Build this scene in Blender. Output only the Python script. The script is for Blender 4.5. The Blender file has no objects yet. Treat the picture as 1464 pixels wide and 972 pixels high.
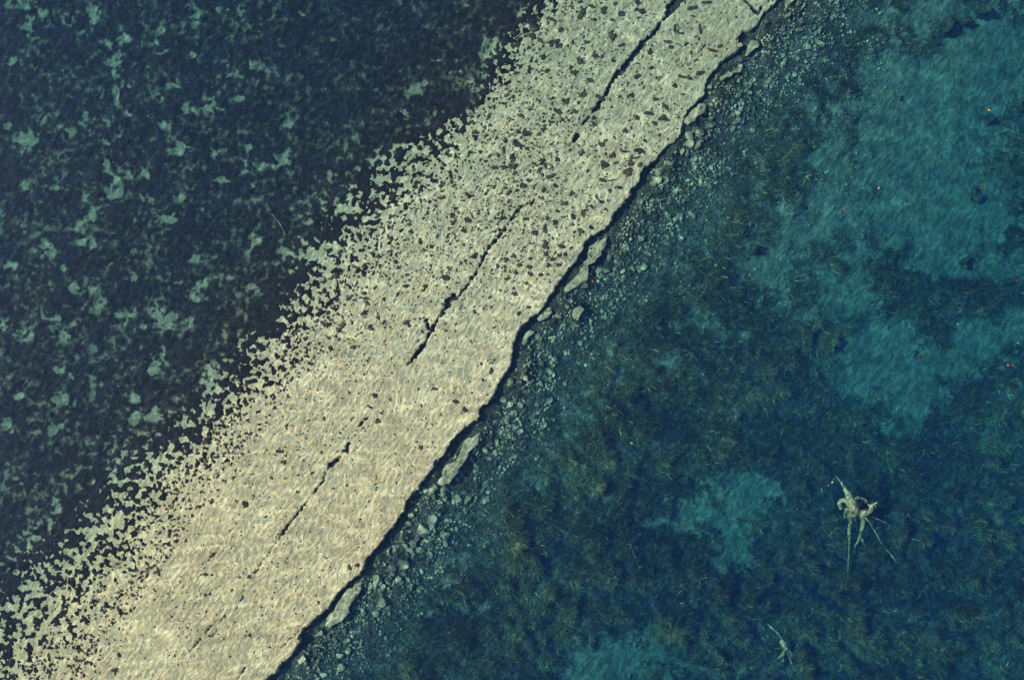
import bpy, bmesh, math, random
import numpy as np
from mathutils import Vector, Matrix

rnd = random.Random(7)
rng = np.random.default_rng(7)
scn = bpy.context.scene
col = scn.collection

# ------------------------------------------------------------------ camera, sky, sun, exposure
CAMH = 60.0
S = 50.0 / 1464.0                      # metres per photo pixel at the water surface
cam_d = bpy.data.cameras.new('camera'); cam = bpy.data.objects.new('camera', cam_d); col.objects.link(cam)
cam.location = (0, 0, CAMH); cam.rotation_euler = (0, 0, 0)
cam_d.sensor_width = 36; cam_d.lens = 36 * CAMH / 50.0
cam_d.clip_start = 0.5; cam_d.clip_end = 1000
scn.camera = cam

SUN_EL, SUN_FROM = 50.0, 172.0          # elevation; compass angle (from +x, counter-clockwise) the light comes FROM
world = bpy.data.worlds.new("World"); scn.world = world; world.use_nodes = True
wn = world.node_tree.nodes; wl = world.node_tree.links
bg = wn['Background']
sky = wn.new('ShaderNodeTexSky'); sky.sky_type = 'NISHITA'; sky.sun_disc = False
sky.sun_elevation = math.radians(SUN_EL); sky.sun_rotation = math.radians(90 - SUN_FROM)
wl.new(sky.outputs[0], bg.inputs[0]); bg.inputs[1].default_value = 0.095
sd_ = bpy.data.lights.new('sun', 'SUN'); sun = bpy.data.objects.new('sun', sd_); col.objects.link(sun)
sd_.energy = 4.6; sd_.angle = math.radians(0.5); sd_.color = (1.0, 0.93, 0.80)
a = math.radians(SUN_FROM); e = math.radians(SUN_EL)
sun_vec = Vector((math.cos(a) * math.cos(e), math.sin(a) * math.cos(e), math.sin(e)))
sun.rotation_euler = sun_vec.to_track_quat('Z', 'Y').to_euler()
sun.location = sun_vec * 80
scn.view_settings.view_transform = 'Standard'; scn.view_settings.look = 'None'
scn.view_settings.exposure = 0.98; scn.view_settings.gamma = 1
scn.render.engine = 'CYCLES'
cy = scn.cycles
cy.max_bounces = 5; cy.diffuse_bounces = 2; cy.glossy_bounces = 2; cy.transmission_bounces = 2
cy.volume_bounces = 0; cy.transparent_max_bounces = 12
cy.use_denoising = True
cy.use_adaptive_sampling = True; cy.adaptive_threshold = 0.02
cy.caustics_reflective = False; cy.caustics_refractive = False
cy.sample_clamp_indirect = 4

# ------------------------------------------------------------------ helpers
def at(u, v, z=0.0):
    """point at height z that stands at the photo position (u, v)"""
    k = (CAMH - z) / CAMH
    return Vector(((u - 732) * S * k, (486 - v) * S * k, z))

def tag(o, label=None, cat=None, group=None, kind=None):
    if label: o['label'] = label
    if cat: o['category'] = cat
    if group: o['group'] = group
    if kind: o['kind'] = kind
    return o

def mesh_np(name, verts, quads, mat, attrs=None, smooth=True, tris=False):
    n = 3 if tris else 4
    me = bpy.data.meshes.new(name)
    me.vertices.add(len(verts)); me.vertices.foreach_set('co', np.ascontiguousarray(verts, dtype=np.float32).ravel())
    me.loops.add(len(quads) * n); me.loops.foreach_set('vertex_index', np.ascontiguousarray(quads, dtype=np.int32).ravel())
    me.polygons.add(len(quads)); me.polygons.foreach_set('loop_start', np.arange(0, len(quads) * n, n, dtype=np.int32))
    if smooth: me.polygons.foreach_set('use_smooth', np.ones(len(quads), dtype=bool))
    for k, arr in (attrs or {}).items():
        at_ = me.attributes.new(k, 'FLOAT', 'POINT'); at_.data.foreach_set('value', np.ascontiguousarray(arr, dtype=np.float32))
    me.update(calc_edges=True); me.validate()
    if mat: me.materials.append(mat)
    return me

def link(name, me, parent=None):
    o = bpy.data.objects.new(name, me); col.objects.link(o)
    if parent: o.parent = parent
    return o

_perm = rng.permutation(65536).astype(np.int64)
def perlin(x, y, seed=0):
    x = x.astype(np.float32) + seed * 17.3; y = y.astype(np.float32) + seed * 9.7
    xi = np.floor(x).astype(np.int64); yi = np.floor(y).astype(np.int64)
    xf = x - xi; yf = y - yi
    def g(ix, iy, dx, dy):
        h = _perm[(_perm[(ix + seed * 101) & 65535] + iy) & 65535]
        an = h.astype(np.float32) * np.float32(2 * math.pi / 65536)
        return np.cos(an) * dx + np.sin(an) * dy
    u = xf * xf * xf * (xf * (xf * 6 - 15) + 10); v = yf * yf * yf * (yf * (yf * 6 - 15) + 10)
    a0 = g(xi, yi, xf, yf); b0 = g(xi + 1, yi, xf - 1, yf)
    c0 = g(xi, yi + 1, xf, yf - 1); d0 = g(xi + 1, yi + 1, xf - 1, yf - 1)
    return (a0 + u * (b0 - a0)) * (1 - v) + (c0 + u * (d0 - c0)) * v
def fbm(x, y, octs=4, seed=0, gain=0.5):
    s = 0; a_ = 1; f = 1
    for i in range(octs):
        s = s + a_ * perlin(x * f, y * f, seed + i * 3); a_ *= gain; f *= 2.03
    return s
def uni(n):          # bring a noise to a nearly even spread over 0..1
    return 0.5 * (1 + np.tanh(0.8 * (n - n.mean()) / (n.std() + 1e-6)))
def ss(t):
    t = np.clip(t, 0, 1); return t * t * (3 - 2 * t)

def seg_dist(U, V, pts, widths=None, signed=False):
    """distance to a polyline (minus half widths if given)"""
    best = np.full(U.shape, 1e9, np.float32); sgn = np.ones(U.shape, np.float32)
    for i in range(len(pts) - 1):
        x0, y0 = pts[i][:2]; x1, y1 = pts[i + 1][:2]
        dx, dy = x1 - x0, y1 - y0; L2 = dx * dx + dy * dy + 1e-9
        t = np.clip(((U - x0) * dx + (V - y0) * dy) / L2, 0, 1)
        d = np.hypot(U - x0 - t * dx, V - y0 - t * dy)
        if widths is not None: d = d - 0.5 * (widths[i] + t * (widths[i + 1] - widths[i]))
        m = d < best - 1e-4
        best = np.where(m, d, best)
        if signed:
            cr = (U - x0) * dy - (V - y0) * dx
            sgn = np.where(m, np.sign(cr), sgn)
    return best * sgn if signed else best

def nodes(name, rough=0.85):
    m = bpy.data.materials.new(name); m.use_nodes = True
    t = m.node_tree; b = t.nodes['Principled BSDF']; b.inputs['Roughness'].default_value = rough
    b.inputs['Specular IOR Level'].default_value = 0.15
    return m, t, b
def N(t, kind, **kw):
    n = t.nodes.new(kind)
    for k, v in kw.items():
        if k.startswith('i_'): n.inputs[k[2:].replace('_', ' ')].default_value = v
        else: setattr(n, k, v)
    return n
def ramp(t, fac, stops):
    r = t.nodes.new('ShaderNodeValToRGB'); cr = r.color_ramp
    while len(cr.elements) > 1: cr.elements.remove(cr.elements[0])
    cr.elements[0].position = stops[0][0]; cr.elements[0].color = (*stops[0][1], 1)
    for p, c in stops[1:]:
        el = cr.elements.new(p); el.color = (*c, 1)
    t.links.new(fac, r.inputs[0]); return r.outputs[0]
def mixc(t, fac, a_, b_, mode='MIX'):
    m = t.nodes.new('ShaderNodeMix'); m.data_type = 'RGBA'; m.blend_type = mode
    for sock, val in ((m.inputs[0], fac), (m.inputs[6], a_), (m.inputs[7], b_)):
        if hasattr(val, 'is_output'): t.links.new(val, sock)
        elif isinstance(val, (int, float)): sock.default_value = val
        else: sock.default_value = (*val, 1)
    return m.outputs[2]
def math_(t, op, a_, b_=None, clamp=False):
    m = t.nodes.new('ShaderNodeMath'); m.operation = op; m.use_clamp = clamp
    for i, val in enumerate((a_, b_)):
        if val is None: continue
        if hasattr(val, 'is_output'): t.links.new(val, m.inputs[i])
        else: m.inputs[i].default_value = val
    return m.outputs[0]
def noise(t, scale, detail=3, rough=0.55, vec=None, dist=0.0):
    n = N(t, 'ShaderNodeTexNoise'); n.inputs['Scale'].default_value = scale; n.inputs['Detail'].default_value = detail
    n.inputs['Roughness'].default_value = rough; n.inputs['Distortion'].default_value = dist
    if vec is None:
        g = t.nodes.new('ShaderNodeNewGeometry'); vec = g.outputs['Position']
    t.links.new(vec, n.inputs['Vector']); return n.outputs[0]
def bump(t, b, h, strength, dist):
    bp = N(t, 'ShaderNodeBump'); bp.inputs['Strength'].default_value = strength; bp.inputs['Distance'].default_value = dist
    t.links.new(h, bp.inputs['Height']); t.links.new(bp.outputs[0], b.inputs['Normal'])
def attr(t, name):
    n = t.nodes.new('ShaderNodeAttribute'); n.attribute_name = name; return n.outputs['Fac']

# ------------------------------------------------------------------ materials
def caustic_relief(t, s1=0.95, s2=1.5):
    """height of ridges added to imitate caustic light lines; crests run lower left to upper right"""
    g = t.nodes.new('ShaderNodeNewGeometry')
    vr = t.nodes.new('ShaderNodeVectorRotate'); vr.rotation_type = 'Z_AXIS'; vr.inputs['Angle'].default_value = math.radians(-55)
    mp = t.nodes.new('ShaderNodeMapping'); mp.inputs['Scale'].default_value = (1.2, 2.25, 1)
    t.links.new(g.outputs['Position'], vr.inputs['Vector']); t.links.new(vr.outputs[0], mp.inputs[0]); res = None
    for sc_, w_ in ((s1, 1.0), (s2, 0.7)):
        n = noise(t, sc_, 1.5, 0.45, mp.outputs[0], 0.4)
        q = math_(t, 'POWER', math_(t, 'SUBTRACT', 1.0, math_(t, 'MULTIPLY', math_(t, 'ABSOLUTE', math_(t, 'SUBTRACT', n, 0.5)), 6.0), True), 1.2)
        q = math_(t, 'MULTIPLY', q, w_); res = q if res is None else math_(t, 'MAXIMUM', res, q)
    return res
def make_shelf_mat():
    m, t, b = nodes('pale_limestone_marl', 0.9)
    n1 = noise(t, 1.6, 5, 0.6); n2 = noise(t, 7.0, 4, 0.6); n3 = noise(t, 0.35, 3)
    c = ramp(t, n1, [(0.3, (0.40, 0.352, 0.235)), (0.5, (0.485, 0.42, 0.28)), (0.7, (0.545, 0.467, 0.315))])
    c2 = ramp(t, n2, [(0.30, (0.72, 0.76, 0.76)), (0.5, (1, 1, 1)), (0.75, (1.0, 0.96, 0.88))])
    c = mixc(t, 0.9, c, c2, 'MULTIPLY')
    wc = noise(t, 3.0, 4, 0.65, dist=0.4); c = mixc(t, 1.0, c, ramp(t, wc, [(0.32, (0.80, 0.93, 1.02)), (0.5, (1, 1, 1)), (0.68, (1.12, 1.04, 0.90))]), 'MULTIPLY')
    c = mixc(t, attr(t, 'warm'), c, mixc(t, 1.0, c, (1.04, 0.975, 0.90), 'MULTIPLY'))
    g = attr(t, 'film')                                            # greenish-grey algal film of the deeper shelf
    c = mixc(t, g, c, mixc(t, n2, (0.235, 0.255, 0.165), (0.36, 0.36, 0.24)))
    n4 = noise(t, 4.5, 4, 0.7)
    c = mixc(t, attr(t, 'deep'), c, ramp(t, n4, [(0.32, (0.06, 0.085, 0.065)), (0.5, (0.17, 0.195, 0.14)), (0.68, (0.27, 0.28, 0.20))]))
    fr = math_(t, 'MULTIPLY', attr(t, 'fringe'), math_(t, 'MULTIPLY', n4, 1.9), True)   # thin growth creeping in from the mat's edge
    c = mixc(t, fr, c, (0.055, 0.075, 0.055))
    rust = math_(t, 'MULTIPLY', math_(t, 'MULTIPLY', math_(t, 'SUBTRACT', n4, 0.60, True), 9.0, True), attr(t, 'rust'))
    c = mixc(t, rust, c, (0.16, 0.105, 0.055))
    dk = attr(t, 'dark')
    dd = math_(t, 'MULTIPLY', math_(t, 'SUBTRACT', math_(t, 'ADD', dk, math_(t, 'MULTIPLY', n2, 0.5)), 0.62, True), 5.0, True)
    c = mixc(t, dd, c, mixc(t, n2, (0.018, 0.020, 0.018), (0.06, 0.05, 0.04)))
    t.links.new(c, b.inputs['Base Color'])
    h = math_(t, 'ADD', math_(t, 'MULTIPLY', n2, 0.6), n1)
    h = math_(t, 'ADD', math_(t, 'MULTIPLY', h, 0.07), math_(t, 'MULTIPLY', caustic_relief(t), math_(t, 'SUBTRACT', 0.050, math_(t, 'MULTIPLY', attr(t, 'deep'), 0.035))))  # added ridges stand in for caustic lines on the shelf
    bump(t, b, h, 0.9, 1.0)
    return m
def make_bed_mat():
    m, t, b = nodes('lakebed_silt', 0.95)
    n1 = noise(t, 1.3, 4); n2 = noise(t, 5.5, 5, 0.65); n3 = noise(t, 14.0, 3, 0.6)
    sand = ramp(t, n1, [(0.3, (0.08, 0.098, 0.080)), (0.5, (0.14, 0.160, 0.13)), (0.7, (0.22, 0.240, 0.19))])
    dark = ramp(t, n3, [(0.35, (0.018, 0.022, 0.018)), (0.58, (0.07, 0.075, 0.055)), (0.72, (0.20, 0.20, 0.14)), (0.85, (0.36, 0.34, 0.24))])
    k = math_(t, 'MULTIPLY', math_(t, 'SUBTRACT', math_(t, 'ADD', attr(t, 'cover'), math_(t, 'MULTIPLY', n2, 1.0)), 0.85, True), 2.0, True)
    t.links.new(mixc(t, k, sand, dark), b.inputs['Base Color'])
    k2 = math_(t, 'SUBTRACT', 1.0, k, True)
    bump(t, b, math_(t, 'ADD', math_(t, 'MULTIPLY', n2, 0.09), math_(t, 'MULTIPLY', math_(t, 'MULTIPLY', caustic_relief(t, 0.55, 0.95), 0.06), k2)), 1.0, 1.0)  # bare silt gets ridges shaped like caustic light lines
    return m
def make_mat_mat():
    m, t, b = nodes('algae_mat', 0.95)
    n1 = noise(t, 2.2, 4, 0.6); n2 = noise(t, 11.0, 4, 0.7); n3 = noise(t, 0.25, 2)
    c = ramp(t, n1, [(0.3, (0.007, 0.008, 0.009)), (0.55, (0.012, 0.012, 0.012)), (0.75, (0.030, 0.025, 0.020))])
    fl = math_(t, 'MULTIPLY', math_(t, 'SUBTRACT', n2, 0.60, True), 7.0, True)
    fl = math_(t, 'MULTIPLY', fl, math_(t, 'MULTIPLY', math_(t, 'SUBTRACT', n3, 0.30, True), 3.0, True))
    c = mixc(t, math_(t, 'MULTIPLY', fl, 0.6), c, (0.13, 0.15, 0.10))
    n5 = noise(t, 4.0, 4, 0.7)                                     # where the mat is thin the silt shows between the strands
    th = math_(t, 'MULTIPLY', attr(t, 'thin'), math_(t, 'MULTIPLY', math_(t, 'SUBTRACT', n5, 0.36, True), 4.0, True), True)
    c = mixc(t, th, c, (0.20, 0.22, 0.145))
    t.links.new(c, b.inputs['Base Color']); bump(t, b, n2, 0.8, 0.08)
    return m
def make_simple(name, lo, hi, scale=6, rough=0.85, bs=0.4):
    m, t, b = nodes(name, rough)
    n1 = noise(t, scale, 4, 0.65)
    t.links.new(ramp(t, n1, [(0.3, lo), (0.7, hi)]), b.inputs['Base Color']); bump(t, b, n1, bs, 0.05)
    return m
def make_rock_mat(name, shade, spread=False):
    m, t, b = nodes(name, 0.9)
    oi = t.nodes.new('ShaderNodeAttribute'); oi.attribute_name = 'tone'
    n1 = noise(t, 6.0, 4, 0.65); n2 = noise(t, 2.0, 2)
    c = ramp(t, n1, [(0.28, tuple(0.45 * s for s in shade)), (0.5, shade), (0.75, tuple(1.25 * s for s in shade))])
    else_ = math_(t, 'MULTIPLY', math_(t, 'SUBTRACT', noise(t, 3.2, 4, 0.7), 0.55, True), 9.0, True)
    if not spread: c = mixc(t, else_, c, (0.05, 0.048, 0.035))
    if spread: c = mixc(t, 1.0, c, ramp(t, noise(t, 1.7, 2, 0.5), [(0.34, (0.16, 0.16, 0.16)), (0.48, (0.7, 0.7, 0.7)), (0.66, (1.85, 1.85, 1.8))]), 'MULTIPLY')
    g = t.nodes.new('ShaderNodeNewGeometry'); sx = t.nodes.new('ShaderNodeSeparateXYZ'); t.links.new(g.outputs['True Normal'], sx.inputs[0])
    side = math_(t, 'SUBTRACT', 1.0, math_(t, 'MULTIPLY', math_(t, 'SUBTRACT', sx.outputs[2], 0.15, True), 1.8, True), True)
    c = mixc(t, side, c, (0.035, 0.035, 0.026))                     # darker towards the steep sides
    t.links.new(c, b.inputs['Base Color']); bump(t, b, n1, 0.6, 0.05)
    return m
def make_weed_mat():
    m, t, b = nodes('waterweed', 0.7)
    tone = attr(t, 'tone')
    c = ramp(t, tone, [(0.0, (0.024, 0.030, 0.016)), (0.4, (0.066, 0.078, 0.038)), (0.8, (0.165, 0.185, 0.09)), (0.97, (0.50, 0.42, 0.22)), (1.0, (0.65, 0.55, 0.34))])
    t.links.new(c, b.inputs['Base Color'])
    return m
def make_wood_mat():
    m, t, b = nodes('bleached_wood', 0.8)
    n1 = noise(t, 9.0, 5, 0.7); n2 = noise(t, 2.5, 3)
    c = ramp(t, n1, [(0.32, (0.09, 0.09, 0.05)), (0.5, (0.30, 0.28, 0.17)), (0.66, (0.72, 0.64, 0.40))])
    c = mixc(t, math_(t, 'MULTIPLY', math_(t, 'SUBTRACT', n2, 0.53, True), 7.0, True), c, (0.055, 0.055, 0.03))
    t.links.new(c, b.inputs['Base Color']); bump(t, b, n1, 0.9, 0.05)
    return m
def make_water_mat():
    m = bpy.data.materials.new('lake_water'); m.use_nodes = True; t = m.node_tree
    t.nodes.remove(t.nodes['Principled BSDF']); out = t.nodes['Material Output']
    geo = t.nodes.new('ShaderNodeNewGeometry')
    # wind ripples and the painted caustic lines share this pattern; crests lie from lower left to upper right
    mp = t.nodes.new('ShaderNodeMapping'); mp.inputs['Scale'].default_value = (1.2, 2.25, 1)
    vr = t.nodes.new('ShaderNodeVectorRotate'); vr.rotation_type = 'Z_AXIS'; vr.inputs['Angle'].default_value = math.radians(-52)
    t.links.new(geo.outputs['Position'], vr.inputs['Vector']); t.links.new(vr.outputs[0], mp.inputs[0])
    wob = noise(t, 0.9, 2, 0.5, geo.outputs['Position'])
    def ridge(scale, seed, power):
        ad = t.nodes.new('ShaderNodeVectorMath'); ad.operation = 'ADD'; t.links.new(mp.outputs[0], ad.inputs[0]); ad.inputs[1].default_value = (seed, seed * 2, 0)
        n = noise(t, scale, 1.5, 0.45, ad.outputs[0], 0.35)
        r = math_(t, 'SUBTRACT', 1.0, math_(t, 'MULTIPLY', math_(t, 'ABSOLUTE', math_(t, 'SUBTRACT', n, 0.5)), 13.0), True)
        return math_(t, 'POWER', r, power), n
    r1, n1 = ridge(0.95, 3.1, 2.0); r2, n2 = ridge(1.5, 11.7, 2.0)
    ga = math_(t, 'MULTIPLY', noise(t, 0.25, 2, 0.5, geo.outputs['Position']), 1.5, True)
    caustic = math_(t, 'ADD', math_(t, 'MULTIPLY', r1, 0.9), math_(t, 'MULTIPLY', r2, 0.7), True)
    caustic = math_(t, 'MULTIPLY', caustic, math_(t, 'ADD', ga, 0.35, True), True)                      # caustic light lines, painted into the surface's transparency
    T = math_(t, 'ADD', math_(t, 'ADD', 0.58, math_(t, 'MULTIPLY', n1, 0.10)), math_(t, 'MULTIPLY', caustic, 0.38), True)
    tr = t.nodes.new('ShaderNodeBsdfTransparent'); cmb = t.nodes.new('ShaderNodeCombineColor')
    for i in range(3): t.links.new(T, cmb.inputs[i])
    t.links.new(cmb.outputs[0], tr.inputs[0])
    gl = t.nodes.new('ShaderNodeBsdfGlossy'); gl.inputs['Roughness'].default_value = 0.06
    bp = N(t, 'ShaderNodeBump'); bp.inputs['Strength'].default_value = 0.5; bp.inputs['Distance'].default_value = 0.06
    t.links.new(math_(t, 'ADD', n1, n2), bp.inputs['Height']); t.links.new(bp.outputs[0], gl.inputs['Normal'])
    # mirror share of plain water (n = 1.33), from either side
    dt = t.nodes.new('ShaderNodeVectorMath'); dt.operation = 'DOT_PRODUCT'
    t.links.new(geo.outputs['Incoming'], dt.inputs[0]); t.links.new(bp.outputs[0], dt.inputs[1])
    f = math_(t, 'POWER', math_(t, 'SUBTRACT', 1.0, math_(t, 'ABSOLUTE', dt.outputs['Value']), True), 5.0)
    f = math_(t, 'ADD', 0.02, math_(t, 'MULTIPLY', f, 0.9), True)
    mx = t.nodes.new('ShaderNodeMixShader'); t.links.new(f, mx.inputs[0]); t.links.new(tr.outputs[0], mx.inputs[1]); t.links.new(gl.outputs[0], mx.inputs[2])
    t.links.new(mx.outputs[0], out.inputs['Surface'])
    va = t.nodes.new('ShaderNodeVolumeAbsorption'); va.inputs['Color'].default_value = (0.0, 0.69, 0.75, 1); va.inputs['Density'].default_value = 0.37
    vs = t.nodes.new('ShaderNodeVolumeScatter'); vs.inputs['Color'].default_value = (0.06, 0.28, 1.0, 1); vs.inputs['Density'].default_value = 0.066
    ad = t.nodes.new('ShaderNodeAddShader'); t.links.new(va.outputs[0], ad.inputs[0]); t.links.new(vs.outputs[0], ad.inputs[1])
    t.links.new(ad.outputs[0], out.inputs['Volume'])
    return m
M_shelf = make_shelf_mat(); M_bed = make_bed_mat(); M_mat = make_mat_mat()
M_frag = make_rock_mat('broken_limestone', (0.36, 0.33, 0.215))
M_rock = make_rock_mat('limestone_cobble', (0.28, 0.265, 0.18), True)
M_boulder = make_simple('dark_mossy_boulder', (0.018, 0.022, 0.015), (0.09, 0.09, 0.055), 3.0)
M_clump = make_simple('dark_algae_tuft', (0.015, 0.015, 0.015), (0.085, 0.070, 0.045), 3.0, 0.95, 0.8)
M_weed = make_weed_mat(); M_wood = make_wood_mat(); M_water = make_water_mat()

# ------------------------------------------------------------------ the lie of the land, in photo pixels
LEDGE = [(-2400,4640),(240,1150),(300,1072),(350,1010),(379,972),(396,958),(412,940),(424,926),(431,914),(428,905),(440,891),(458,879),(475,860),(487,843),(500,831),
 (514,822),(524,799),(545,777),(562,753),(576,731),(586,712),(604,689),(618,672),(621,661),(637,646),(644,632),(658,618),(668,609),(682,602),(687,593),
 (689,583),(698,576),(705,567),(719,542),(728,526),(733,511),(735,487),(746,467),(763,453),(780,436),(794,412),(808,392),(825,371),(835,347),(848,337),
 (862,329),(873,320),(877,308),(891,292),(898,283),(906,269),(916,259),(918,244),(930,236),(947,218),(963,203),(974,189),(976,176),(980,166),(994,149),
 (1009,135),(1010,118),(1019,104),(1031,92),(1043,80),(1055,72),(1053,56),(1060,46),(1075,44),(1086,32),(1092,22),(1105,10),(1112,0),(1150,-50),(1230,-160),(3700,-3440)]
Vd = [-3000,0,50,100,147,200,250,300,350,400,450,500,550,600,650,700,750,800,850,900,972,4500]
Dd = [3000,772,728,704,690,590,540,492,455,436,400,352,322,275,215,160,118,60,14,-30,-80,-2800]
Vc = [-3000,0,50,100,150,200,250,300,350,400,450,500,550,600,650,700,750,800,850,900,972,4500]
Cc = [3070,815,765,738,708,676,640,598,560,520,476,440,400,368,332,290,254,218,183,145,100,-2560]

fx = np.concatenate([-np.array([96,78,64,54,46,40,36,33,31,29.5,28.6]), np.arange(-28, 28.001, 0.05), np.array([28.6,29.5,31,33,36,40,46,54,64,78,96])]).astype(np.float32)
fy = np.concatenate([-np.array([96,76,60,48,38,30,26,23.4,21.4,20,19.3]), np.arange(-18.8, 18.801, 0.05), np.array([19.3,20,21.4,23.4,26,30,38,48,60,76,96])]).astype(np.float32)
X, Y = np.meshgrid(fx, fy)
def base_z(U, V, sd):
    dC = (np.interp(V, Vc, Cc) - U) * 0.78
    top = -0.34 - 0.28 * ss((700 - V) / 900)
    nw = top - 0.60 * ss((dC + 20) / 260) - 0.40 * ss((dC - 200) / 600)
    d = -sd
    se = -0.86 - 0.35 * ss(d / 50) - 0.75 * ss((d - 20) / 120) - 1.15 * ss((d - 90) / 380) - 0.25 * ss((d - 400) / 500) + 0.34 * perlin(U / 34, V / 34, 201) * (1 - ss((d - 10) / 70)) + 0.16 * perlin(U / 12, V / 12, 202) * (1 - ss((d - 10) / 70))
    return nw, se, dC
U = 732 + X / (S * 1.012); V = 486 - Y / (S * 1.012)
sd = seg_dist(U, V, LEDGE, signed=True)
if sd[Y.shape[0] // 2, 12] < 0: sd = -sd
nw, se, dC = base_z(U, V, sd)
zz = np.where(sd > 0, nw, se)
k = (CAMH - zz) / CAMH
U = (732 + X / (S * k)).astype(np.float32); V = (486 - Y / (S * k)).astype(np.float32)
sgn_fix = seg_dist(U, V, LEDGE, signed=True)
if sgn_fix[Y.shape[0] // 2, 12] < 0: sgn_fix = -sgn_fix
sd = sgn_fix
sd = sd + 2.6 * fbm(U / 13, V / 13, 3, 5) + 2.6 * perlin(U / 4.5, V / 4.5, 9) + 3.0 * perlin(U / 28, V / 28, 10)
nw, se, dC = base_z(U, V, sd)
inner = (np.abs(X) < 28.2) & (np.abs(Y) < 19)

# cracks: (u, v, width) polylines
CR = [
 [(976,-14,17),(970,0,17),(960,12,17),(954,24,7),(946,31,4),(940,41,8),(926,56,6),(919,63,10),(906,79,9),(897,90,12),(889,101,12),(880,109,8),(873,121,6),(865,137,6),(856,150,9),(846,164,4),(834,176,5),(830,182,1)],
 [(829,190,5),(826,194,8),(819,203,5),(812,209,2),(808,216,3)],
 [(770,282,3),(758,291,5),(744,296,5),(738,304,6),(725,324,4),(712,340,6),(700,353,6),(693,365,7),(688,378,5),(680,392,5),(673,402,5),(664,414,5),(655,424,5),(641,431,10),(637,441,9),(630,452,5),(622,463,5),(617,475,6),(611,483,4),(606,494,7),(596,506,8),(588,517,6),(581,524,2)],
 [(757,292,3),(764,297,3),(770,303,2)], [(699,333,3),(712,330,4),(726,328,5),(735,331,3)], [(609,456,5),(613,468,7),(616,476,5)],
 [(650,422,8),(642,430,9)],
 [(531,590,2),(524,598,4),(516,606,4),(506,614,1.5)], [(499,634,5),(494,644,8)], [(488,652,2),(478,661,9),(473,664,9),(467,671,3),(462,688,5),(448,706,3.4),(430,728,4.4),(415,747,4.6),(405,762,5.4),(398,772,3.4),(390,782,3)],
 [(403,925,2),(411,917,2.6),(422,908,3),(432,899,2)], [(336,976,1),(343,965,4),(352,953,2)],
 [(890,124,2),(896,130,2.4),(900,142,1.4)],
 [(1061,-4,4),(1068,4,4),(1075,8,4),(1078,15,5),(1084,19,6),(1089,12,5),(1099,3,4),(1104,-6,4)],
]
CRB = [  # faint brown seams, shallow
 [(390,782,3),(380,796,4),(372,806,4.5),(365,818,5),(364,828,4)], [(350,834,3),(346,856,3),(338,870,3),(318,884,4),(307,889,6)],
 [(307,889,3),(300,896,4),(294,904,5),(301,910,3),(310,903,3),(307,890,3)], [(288,905,4),(283,918,5),(272,930,3),(262,938,2)],
 [(316,908,2.5),(325,902,2),(323,912,2.5),(312,920,2)], [(320,775,2),(310,788,3),(300,797,6),(296,803,3)],[(333,820,3),(327,828,4)],
 [(333,683,2),(350,680,2.5),(376,674,2.5)], [(540,330,2),(560,345,2)], [(990,84,3),(1004,70,4),(1012,58,2)], [(960,60,3),(975,66,4),(990,60,3)], [(968,88,3),(985,92,5),(998,86,3)],
 [(1045,40,2),(1052,48,3)], [(760,205,3),(775,212,3)],[(805,130,3),(818,126,3)],
]
def crack_field(lst):
    f = np.full(U.shape, 99, np.float32)
    wU = U + 3.0 * perlin(U / 5.5, V / 5.5, 31) + 1.2 * perlin(U / 2.4, V / 2.4, 33); wV = V + 3.0 * perlin(U / 5.5, V / 5.5, 37) + 1.2 * perlin(U / 2.4, V / 2.4, 39)
    for pl in lst:
        us = [p[0] for p in pl]; vs = [p[1] for p in pl]
        rows = np.where(np.any((V > min(vs) - 25) & (V < max(vs) + 25), axis=1))[0]
        cols = np.where(np.any((U > min(us) - 25) & (U < max(us) + 25), axis=0))[0]
        if len(rows) == 0 or len(cols) == 0: continue
        sl = (slice(rows[0], rows[-1] + 1), slice(cols[0], cols[-1] + 1))
        f[sl] = np.minimum(f[sl], seg_dist(wU[sl], wV[sl], pl, [p[2] for p in pl]))
    return f
crk = crack_field(CR) + 1.2 + 2.6 * perlin(U / 6, V / 6, 35); crb = crack_field(CRB) + 1.5 * perlin(U / 4, V / 4, 36)

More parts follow.
